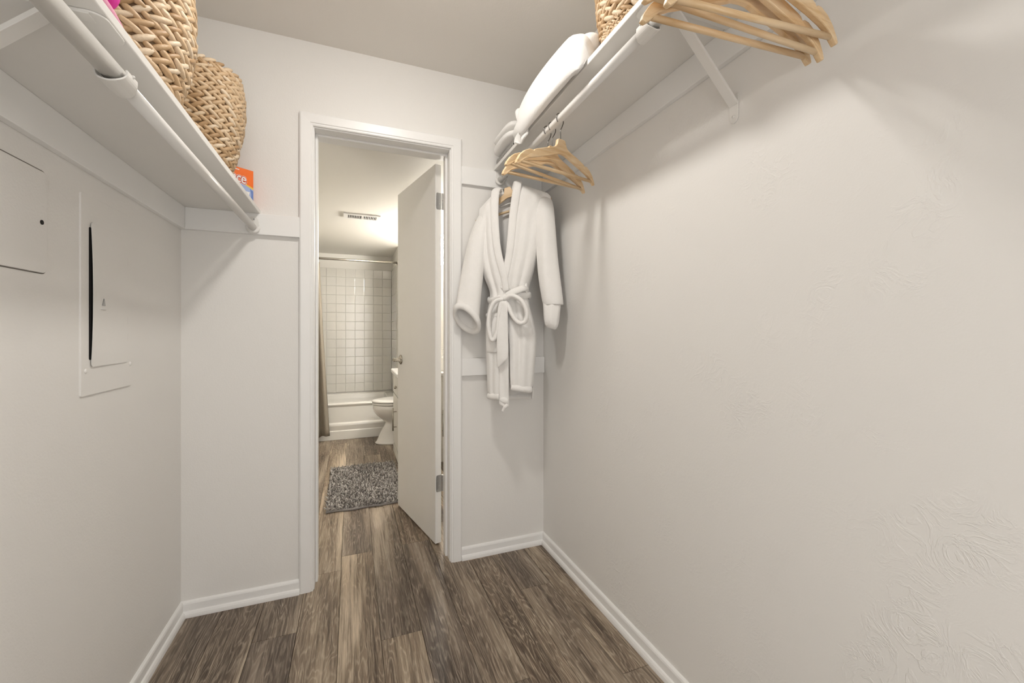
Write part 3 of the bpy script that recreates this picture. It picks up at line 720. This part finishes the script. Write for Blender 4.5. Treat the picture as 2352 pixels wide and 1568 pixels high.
# ------------------------------------------------------------------ hangers
half = [(0, .0), (.016, .0), (.0205, -.004), (.0225, -.012), (.026, -.022), (.034, -.031), (.055, -.039), (.09, -.048), (.125, -.0585), (.137, -.063), (.1415, -.069), (.147, -.0655), (.160, -.0655), (.182, -.075), (.201, -.091), (.215, -.111), (.219, -.122),
        (.212, -.1265), (.200, -.119), (.185, -.106), (.160, -.096), (.12, -.085), (.08, -.0745), (.045, -.064), (.018, -.0545), (0, -.053)]
nh = 17
outline = half+[(-x, z) for x, z in reversed(half[1:-1])]
HT = .0062
hm = MB(); hm.prism(outline, lambda q, k: (q[0], (HT if k else -HT)+.020*(q[0]/.22)**2, q[1]))
HM = {}
def hanger_proto():
    me = hm.mesh('hanger_body'); me.materials.append(M['hanger_wood']); HM['body'] = me
    m = MB(); m.tube([(-.196, .016, -.1115), (.196, .016, -.1115)], .0062, 12); b = m.mesh('trouser_bar'); b.materials.append(M['hanger_wood']); b.polygons.foreach_set('use_smooth', [True]*len(b.polygons)); HM['bar'] = b
    R = .0185
    pts = [(0, 0, -.01), (0, 0, .022), (.002, 0, .036), (.010, 0, .048), (R, 0, .064)]+[(R*math.cos(a), 0, .0755+R*math.sin(a)) for a in [PI*.02+PI*1.25*i/12 for i in range(13)]]
    m = MB(); m.tube(bez(pts, 4), .0018, 8); b = m.mesh('hook'); b.materials.append(M['wire']); b.polygons.foreach_set('use_smooth', [True]*len(b.polygons)); HM['hook'] = b
hanger_proto()
def hanger(x, y, z, yaw, roll, label, group, flip=False):
    h = tag(empty('wooden_hanger', (x, y, z)), label, 'hanger', group)
    h.rotation_euler = (0, roll, yaw+(PI if flip else 0))
    for nm, key in (('body', 'body'), ('trouser_bar', 'bar'), ('hook', 'hook')):
        o = bpy.data.objects.new(nm, HM[key]); COL.objects.link(o); o.parent = h
        if key == 'body':
            bv = o.modifiers.new('bevel', 'BEVEL'); bv.width = .0022; bv.segments = 2; bv.limit_method = 'ANGLE'; bv.angle_limit = .7
    return h
G1 = 'empty wooden hangers in the middle of the right rod'; G2 = 'empty wooden hangers bunched at the near end of the right rod'
D = math.radians
hanger(.715, 1.343, 1.850, D(21.3), D(-3.9), 'pale wooden hanger, nearest of the three hanging beyond the bracket', G1)
hanger(.715, 1.413, 1.853, D(20.0), D(.4), 'middle one of the three wooden hangers hanging beyond the bracket', G1)
hanger(.715, 1.446, 1.852, D(17.0), D(-3.5), 'farthest of the three wooden hangers, tilted, in front of the robe', G1)
hanger(.715, .597, 1.850, D(-2.7), D(-1.5), 'wooden hanger at the near right end, lowest bar, closest to the bracket', G2)
hanger(.714, .571, 1.853, D(-4.6), D(3.4), 'wooden hanger sandwiched between two others at the near right end', G2)
hanger(.714, .543, 1.850, D(-1.6), D(-4.3), 'frontmost wooden hanger in the near right bunch', G2)


# ------------------------------------------------------------------ robe on its hanger
RA = math.radians(30)
es = Vector((math.cos(RA), -math.sin(RA), 0)); nb = Vector((math.sin(RA), math.cos(RA), 0)); P0 = Vector((.715, 1.900, 0))
def RP(s, t, z): return P0+es*s+nb*t+Vector((0, 0, z))
hb_ = hanger(P0.x, P0.y, 1.857, -RA, D(-14), 'wooden hanger holding the white bathrobe on the right rod', None)
hb_.children[0].scale = (.80, .8, .95); hb_.children[1].scale = (.80, .8, .95)
robe = tag(empty('bathrobe', RP(0, 0, 1.84)), 'white plush bathrobe with shawl collar and tied belt hanging on the right rod', 'robe')
Ledge = [(1.80, -.105), (1.72, -.135), (1.62, -.145), (1.52, -.136), (1.42, -.117), (1.37, -.092), (1.336, -.080), (1.29, -.084), (1.23, -.100), (1.17, -.104), (1.10, -.103), (1.0, -.099), (.92, -.096), (.80, -.092)]
Redge = [(1.80, .165), (1.72, .178), (1.62, .168), (1.52, .150), (1.42, .124), (1.37, .106), (1.336, .099), (1.29, .104), (1.23, .119), (1.17, .137), (1.10, .146), (1.0, .134), (.92, .130), (.80, .125)]
Thick = [(1.85, .020), (1.75, .040), (1.6, .056), (1.42, .058), (1.336, .046), (1.2, .058), (1.0, .062), (.8, .060)]
ztopL = [(-.205, 1.64), (-.185, 1.69), (-.165, 1.726), (-.10, 1.792), (-.056, 1.838), (-.03, 1.848)]
ztopR = [(.03, 1.862), (.05, 1.868), (.08, 1.862), (.12, 1.848), (.20, 1.818), (.226, 1.785)]
def body_t(s, z):
    l, r = interp(Ledge, z), interp(Redge, z); q = max(-1, min(1, (2*s-l-r)/(r-l))); return interp(Thick, z)*math.sqrt(max(0, 1-abs(q)**2.4))
levels = [1.70, 1.64, 1.58, 1.52, 1.46, 1.41, 1.37, 1.336, 1.30, 1.26, 1.21, 1.15, 1.09, 1.02, .95, .89, .85]
def panel(name, sa, sb, top_s, ztop, sign, hem, nu=22, fold=.006, ph=0., nf=5.0, extra=0., lastlev=None):
    """sa(z), sb(z): the two vertical edges; top_s: (s at u=0, s at u=1)"""
    lv = [z for z in levels if z > hem+.02]+[hem]
    rows = []
    top = []
    for j in range(nu+1):
        u = j/nu; s = top_s[0]+(top_s[1]-top_s[0])*u; top.append((s, ztop(s)))
    rows.append([RP(s, sign*.006, z) for s, z in top])
    for mid in (.08, .3, .62):
        rr = []
        for j in range(nu+1):
            u = j/nu; z = top[j][1]+(lv[0]-top[j][1])*mid
            s0 = sa(lv[0])+(sb(lv[0])-sa(lv[0]))*u; s = top[j][0]+(s0-top[j][0])*smoothstep(0, 1, mid)
            e = smoothstep(0, .3, mid)
            rr.append(RP(s, sign*(.008+(body_t(s, min(z, 1.78))+extra)*e*.9+fold*.5*math.sin(2*PI*nf*u+ph)*e), z))
        rows.append(rr)
    for i, z in enumerate(lv):
        amp = fold*(.7+.8*abs(math.sin(3.1*z+ph)))
        rr = []
        for j in range(nu+1):
            u = j/nu; s = sa(z)+(sb(z)-sa(z))*u
            nfz = nf+(1.0 if z < 1.33 else 0)
            t = sign*(body_t(s, z)+extra+.004)+amp*math.sin(2*PI*nfz*u*(1 if z > 1.33 else .6)+ph+(1.5-z)*1.2)*math.sin(PI*min(1, .12+u*.88))
            rr.append(RP(s, t, z+.004*math.sin(5*u+ph)*(1 if i == len(lv)-1 else 0)))
        rows.append(rr)
    m = MB(); m.grid(rows); return m.build(name, 'plush', robe, smooth=True, solid=.009, solid_off=0, sub=1), rows
IL = [(1.85, -.046), (1.79, -.050), (1.70, -.048), (1.58, -.038), (1.50, -.024), (1.41, -.002), (1.336, .006), (1.25, -.004), (1.1, -.020), (.8, -.026)]
IR = [(1.87, .046), (1.79, .038), (1.70, .028), (1.58, .020), (1.50, .010), (1.41, -.004), (1.336, -.010), (1.25, .0), (1.1, .020), (.8, .027)]
ztL = lambda s: interp(ztopL, s); ztR = lambda s: interp(ztopR, s)
zt = lambda s: (interp(ztopL+ztopR, s) - .020*math.exp(-(s/.035)**2))
_, back_rows = panel('back_panel', lambda z: interp(Ledge, z), lambda z: interp(Redge, z), (-.140, .215), zt, 1, .815, nu=34, fold=.005, ph=.6, nf=4)
panel('front_panel', lambda z: interp(Ledge, z), lambda z: interp(IL, z), (-.138, -.046), ztL, -1, .832, nu=20, fold=.0045, ph=.2, nf=2.7, extra=.006)
panel('front_panel', lambda z: interp(IR, z), lambda z: interp(Redge, z), (.044, .216), ztR, -1, .872, nu=22, fold=.0045, ph=1.3, nf=3.1)
# sleeves: rings of an ellipse between outer and inner edge
def sleeve(levels_, name, toff, n=28, ph=0., cap=True):
    rings = []
    for (z, so, si, b, dzs, dzt, tt) in levels_:
        c = (so+si)/2; a = abs(so-si)/2
        sg = 1 if si > so else -1
        ring = []
        for k in range(n):
            th = 2*PI*k/n; cs, sn = math.cos(th), math.sin(th)
            rr = 1+.10*math.sin(3*th+ph+z*7)+.07*math.sin(5*th+ph*2+z*11)
            ring.append(RP(c+sg*a*cs, tt+toff+b*sn*rr, z+dzs*cs+dzt*sn))
        rings.append(ring)
    m = MB(); m.loft(rings, cap=False)
    if cap: m.f.append(tuple(reversed(range(n))))
    o = m.build(name, 'plush', robe, smooth=True, solid=.008, solid_off=-1, sub=1)
    return o, rings[-1]
# left sleeve (z, outer, inner, half depth, dz along width, dz along depth, t)
sl, endL = sleeve([(1.790, -.100, -.07, .010, .012, 0, 0), (1.760, -.146, -.055, .024, .035, 0, 0), (1.70, -.178, -.06, .040, .040, 0, 0), (1.62, -.195, -.085, .05, .025, 0, -.012), (1.52, -.208, -.098, .050, .008, 0, -.028),
                   (1.44, -.220, -.110, .048, -.002, 0, -.042), (1.375, -.226, -.115, .046, -.006, -.012, -.054), (1.30, -.234, -.121, .042, -.014, -.026, -.064), (1.238, -.241, -.124, .040, -.022, -.046, -.072), (1.208, -.244, -.126, .038, -.026, -.054, -.075)], 'sleeve', 0., ph=.4)
m = MB(); m.tube(endL, .0145, 10, closed=True, flat=(1.15, .8), up=(0, 0, 1)); m.build('cuff', 'plush', sl, smooth=True, sub=1)
sr_, endR = sleeve([(1.80, .190, .13, .010, -.004, 0, 0), (1.785, .218, .12, .022, -.012, 0, -.002), (1.745, .229, .12, .036, -.012, 0, -.006), (1.69, .234, .13, .044, -.008, 0, -.012), (1.60, .242, .142, .046, -.002, 0, -.02), (1.50, .249, .147, .046, 0, 0, -.03),
                    (1.40, .262, .156, .046, 0, 0, -.036), (1.32, .272, .170, .046, -.004, 0, -.04), (1.268, .279, .180, .044, -.002, 0, -.042)], 'sleeve', 0., ph=2.)
cf, endR2 = sleeve([(1.30, .268, .178, .034, 0, 0, -.045), (1.25, .262, .181, .040, 0, 0, -.047), (1.20, .258, .184, .043, .002, 0, -.05), (1.172, .250, .188, .036, .008, 0, -.05), (1.158, .235, .200, .018, .006, 0, -.05)], 'cuff', 0., ph=1., cap=False)
# shawl collar: thick band along both fronts and around the back of the neck
zc_ = [(1.34, .004), (1.41, -.004), (1.50, -.028), (1.58, -.042), (1.70, -.052), (1.79, -.054)]
left_path = [RP(s, -(body_t(s, z)+.016), z) for z, s in zc_]+[RP(-.052, -.020, 1.838), RP(-.043, .012, 1.852)]
back_path = [RP(-.022, .030, 1.836), RP(.006, .034, 1.832), RP(.030, .030, 1.846)]
zr_ = [(1.79, .047), (1.70, .037), (1.58, .028), (1.50, .018), (1.41, .0), (1.35, -.012)]
right_path = [RP(.048, .010, 1.876), RP(.055, -.020, 1.866)]+[RP(s, -(body_t(s, z)+.010), z) for z, s in zr_]
def band(pts, name, w, th, k=6):
    path = bez(pts, k); n = len(path); rings = []
    for i, p in enumerate(path):
        t = (path[min(i+1, n-1)]-path[max(0, i-1)]).normalized()
        zf = smoothstep(1.80, 1.86, p.z)
        outw = (-nb*(1-zf)+Vector((0, 0, 1))*zf*.6+nb*0).normalized()
        sd_ = t.cross(outw).normalized(); outw = sd_.cross(t).normalized()
        ww = w(i/(n-1)); tt = th
        rings.append([p+sd_*(ww*math.cos(2*PI*q/12))+outw*(tt*math.sin(2*PI*q/12)) for q in range(12)])
    m = MB(); m.loft(rings); return m.build(name, 'plush', robe, smooth=True, sub=1)
band(left_path+back_path+right_path, 'collar', lambda u: .0165+.006*math.sin(PI*u), .0095)
# inner neck: hanging loop and label
m = MB(); m.tube(bez([RP(-.045, .030, 1.772), RP(-.02, .022, 1.776), RP(.005, .022, 1.784), RP(.033, .030, 1.788)]), .0038, 8); m.build('hanging_loop', 'plush', robe, smooth=True)
# belt
belt = empty('belt', RP(0, 0, 1.30)); belt.parent = robe; belt.matrix_parent_inverse = robe.matrix_basis.inverted()
loop = []
for i in range(40):
    a = 2*PI*i/40; s = .010+.101*math.cos(a); t = .062*math.sin(a); z = 1.312+.010*math.cos(a)+.004*math.sin(3*a)
    if t < 0: z += .012*max(0, math.cos(a)) - .006
    loop.append(RP(s, t, z))
MB().tube(loop, .0165, 12, closed=True, flat=(1.1, .55)).build('waist_band', 'plush', belt, smooth=True, sub=1)
MB().ell(RP(-.001, -.074, 1.304), (es*.027, nb*.020, Vector((0, 0, .022))), 14, 9).build('knot', 'plush', belt, smooth=True, sub=1)
MB().tube(bez([RP(.01, -.078, 1.316), RP(.045, -.078, 1.335), RP(.085, -.060, 1.352), RP(.102, -.02, 1.352)]), .016, 12, flat=(1, .6)).build('belt_end', 'plush', belt, smooth=True, sub=1)
def flatloop(pts, name, r=.0115, dep=1.7):
    path = bez(pts, 6, closed=False); MB().tube(path, r, 12, flat=(dep, 1.0), up=tuple(nb)).build(name, 'plush', belt, smooth=True, sub=1)
flatloop([RP(.0, -.082, 1.300), RP(.040, -.094, 1.314), RP(.085, -.096, 1.288), RP(.108, -.094, 1.235), RP(.098, -.092, 1.192), RP(.066, -.092, 1.190), RP(.038, -.090, 1.225), RP(.022, -.084, 1.262), RP(.004, -.080, 1.290)], 'bow_loop')
flatloop([RP(-.004, -.082, 1.298), RP(-.040, -.092, 1.290), RP(-.066, -.094, 1.245), RP(-.074, -.094, 1.180), RP(-.064, -.093, 1.118), RP(-.050, -.092, 1.108), RP(-.034, -.090, 1.150), RP(-.026, -.088, 1.215), RP(-.008, -.082, 1.286)], 'bow_loop', .010, 1.6)
def tail(cs, name, t, ws, zz, skew=0.):
    rows = []
    n = len(cs)
    for (s, z), wd in zip(cs, ws):
        rows.append([RP(s+wd*(q/4-.5), t+.004*math.sin(q*1.4+z*20), z+skew*(q/4-.5)*smoothstep(.2, 0, (z-cs[-1][1]))) for q in range(5)])
    m = MB(); m.grid(rows); return m.build(name, 'plush', belt, smooth=True, solid=.013, sub=2)
tail([(-.004, 1.292), (-.006, 1.262), (-.008, 1.20), (-.008, 1.13), (-.007, 1.06), (-.006, 1.015), (-.006, .995)], 'belt_tail', -.094, [.036, .050, .055, .056, .057, .056, .05], 0, .05)
tail([(-.004, 1.05), (-.004, .98), (-.004, .90), (-.004, .84), (-.004, .805), (-.006, .790)], 'belt_tail', -.070, [.046, .047, .047, .047, .047, .045], 0, -.016)
m = MB(); m.tube([RP(-.028, -.070, .826), RP(-.004, -.074, .818), RP(.020, -.070, .812)], .014, 10, flat=(1.2, .8)); m.tube(bez([RP(.014, -.072, .800), RP(.0, -.076, .786), RP(-.010, -.074, .768)]), [.010]*9+[.008]*8, 8); m.build('tail_end', 'plush', belt, smooth=True, sub=1)
m = MB(); m.tube(bez([RP(.094, -.030, 1.315), RP(.099, -.040, 1.350), RP(.094, -.026, 1.395)]), .006, 8); m.build('belt_loop', 'plush', robe, smooth=True)
# hems
def hemband(name, s0, s1, z0, z1, sign, r=.0135, n=12, ex=0.):
    pts = []
    for i in range(n+1):
        u = i/n; s = s0+(s1-s0)*u; z = z0+(z1-z0)*u
        pts.append(RP(s, sign*(body_t(s, z)+.006+ex), z))
    MB().tube(pts, r, 10, flat=(1.15, .8), up=(0, 0, 1)).build(name, 'plush', robe, smooth=True, sub=1)
hemband('hem', -.090, -.027, .832, .834, -1, ex=.005)
hemband('hem', .028, .124, .882, .866, -1)
hemband('hem', -.088, .122, .815, .822, 1)
# pockets
def pocket(s0, s1, z0, z1):
    rows = []
    for i in range(9):
        z = z1+(z0-z1)*i/8
        rows.append([RP(s0+(s1-s0)*j/8, -(body_t(s0+(s1-s0)*j/8, z)+.019+.004*math.sin(PI*j/8)*math.sin(PI*i/8)), z) for j in range(9)])
    p = MB().grid(rows).build('pocket', 'plush', robe, smooth=True, solid=.008, sub=1)
    MB().tube([rows[0][j]+Vector((0, 0, -.012)) for j in range(9)], .012, 8, flat=(1.2, .6), up=(0, 0, 1)).build('pocket_band', 'plush', p, smooth=True)
pocket(-.096, -.034, 1.045, 1.235)

# ------------------------------------------------------------------ towels on the right shelf
def lump(parent, name, mat, path, prof, n=22, seed=0, amp=.05, floor_z=None, sub=1, droop=None):
    """path: list of centres (x,y,z) ; prof: list of (half width x, half height z) ; superelliptic rings in the xz plane"""
    rng = random.Random(seed); rings = []
    ph = [rng.uniform(0, 6) for _ in range(6)]
    for i, (c, (a, b)) in enumerate(zip(path, prof)):
        ring = []
        for k in range(n):
            th = 2*PI*k/n; cs, sn = math.cos(th), math.sin(th)
            e = .75; x = math.copysign(abs(cs)**e, cs)*a; z = math.copysign(abs(sn)**e, sn)*b
            f = 1+amp*(math.sin(3*th+ph[0]+i*.5)+.7*math.sin(5*th+ph[1]-i*.7)+.5*math.sin(8*th+ph[2]+i*.9))
            zz = c[2]+z*f
            xx = c[0]+x*f
            if droop is not None and xx < droop and sn < .45: zz -= .048*smoothstep(droop, droop-.02, xx)*smoothstep(.45, -.3, sn)
            if floor_z is not None: zz = max(zz, floor_z if (droop is None or xx > droop-.006) else floor_z-.03)
            ring.append((xx, c[1]+.006*math.sin(2*th+ph[3]+i), zz))
        rings.append(ring)
    m = MB(); m.loft(rings); return m.build(name, mat, parent, smooth=True, sub=sub)
S = SRT
t1 = tag(empty('rolled_towel', (.79, 1.3, S)), 'plump rolled white towel on the right shelf beside the basket', 'towel')
ys = [1.105, 1.118, 1.15, 1.20, 1.26, 1.34, 1.42, 1.50, 1.555, 1.588, 1.602]
hw = [.018, .035, .060, .100, .128, .136, .136, .128, .108, .07, .03]; hh = [.02, .040, .054, .064, .071, .074, .075, .072, .062, .045, .02]
lump(t1, 'roll', 'towel', [(.640+max(w_, .045), y, S+.003+h_*.97) for y, w_, h_ in zip(ys, hw, hh)], list(zip(hw, hh)), seed=2, amp=.030, floor_z=S+.0008, droop=.684, n=48)
MB().ell((.716, 1.142, S+.078), ((.040, .012, .008), (-.012, .034, 0), (-.004, 0, .030)), 18, 10).build('end_fold', 'towel', t1, smooth=True, sub=1)
t2 = tag(empty('hand_towel', (.70, 1.66, S)), 'small crumpled white hand towel drooping over the right shelf edge', 'towel')
lump(t2, 'bundle', 'towel', [(.715, y, S+.004+h_) for y, h_ in ((1.618, .015), (1.63, .032), (1.65, .042), (1.685, .040), (1.72, .030), (1.74, .014))], [(.02, .015), (.040, .034), (.050, .043), (.050, .041), (.040, .030), (.02, .014)], seed=7, amp=.07, floor_z=S+.0008)
rows = []
for i in range(9):
    v = i/8
    row = []
    for j in range(11):
        u = j/10; y = 1.535+.145*u
        over = smoothstep(.35, .75, v)
        x = .715-.040*smoothstep(0, .45, v)-.004+.005*math.sin(u*9+v*3)*over
        z = S+.010+.018*(1-v)*math.sin(PI*u)-over*(.035+.032*math.sin(PI*min(1, u*.9+.15)))
        row.append((x-.006*over, y+.008*math.sin(v*4+u), z))
    rows.append(row)
MB().grid(rows).build('drooping_corner', 'towel', t2, smooth=True, solid=.008, sub=2)
MB().tube(bez([(.668, 1.60, S+.03), (.664, 1.615, S+.07), (.672, 1.64, S+.095), (.69, 1.665, S+.085)]), .018, 12).build('twist', 'towel', t2, smooth=True, sub=1)
t3 = tag(empty('folded_towel', (.78, 1.87, S)), 'folded white towel at the far end of the right shelf on the striped cloth', 'towel')
ys = [1.745, 1.755, 1.79, 1.84, 1.90, 1.95, 1.985, 1.997]
for kk, (z0, hb2, x0, aw) in enumerate(((.036, .026, .655, .115), (.084, .026, .662, .11))):
    hw = [aw*f for f in (.6, .85, .97, 1, 1, .97, .9, .6)]; hh = [hb2*f for f in (.5, .8, 1, 1.05, 1.05, 1, .8, .5)]
    lump(t3, 'fold', 'towel', [(x0+aw, y, S+z0+hb2) for y in ys], list(zip(hw, hh)), seed=20+kk, amp=.03, floor_z=S+z0+.001)
st = tag(empty('striped_cloth', (.79, 1.85, S)), 'black and white striped cloth folded under the white towel', 'cloth')
m = MB(); m.prism([(x, z) for x, z in ((.690, .003), (.686, .010), (.688, .024), (.694, .033), (.70, .036), (.89, .036), (.90, .02), (.89, .001), (.70, .001))], lambda q, k: (q[0], 1.985 if k else 1.745, S+q[1])); m.build('fold', 'striped', st, bevel=.003)
MB().tube(bez([(.70, 1.745, S+.012), (.695, 1.733, S+.017), (.70, 1.728, S+.022), (.73, 1.735, S+.02)]), .011, 10).build('dark_end', 'dark', st, smooth=True)
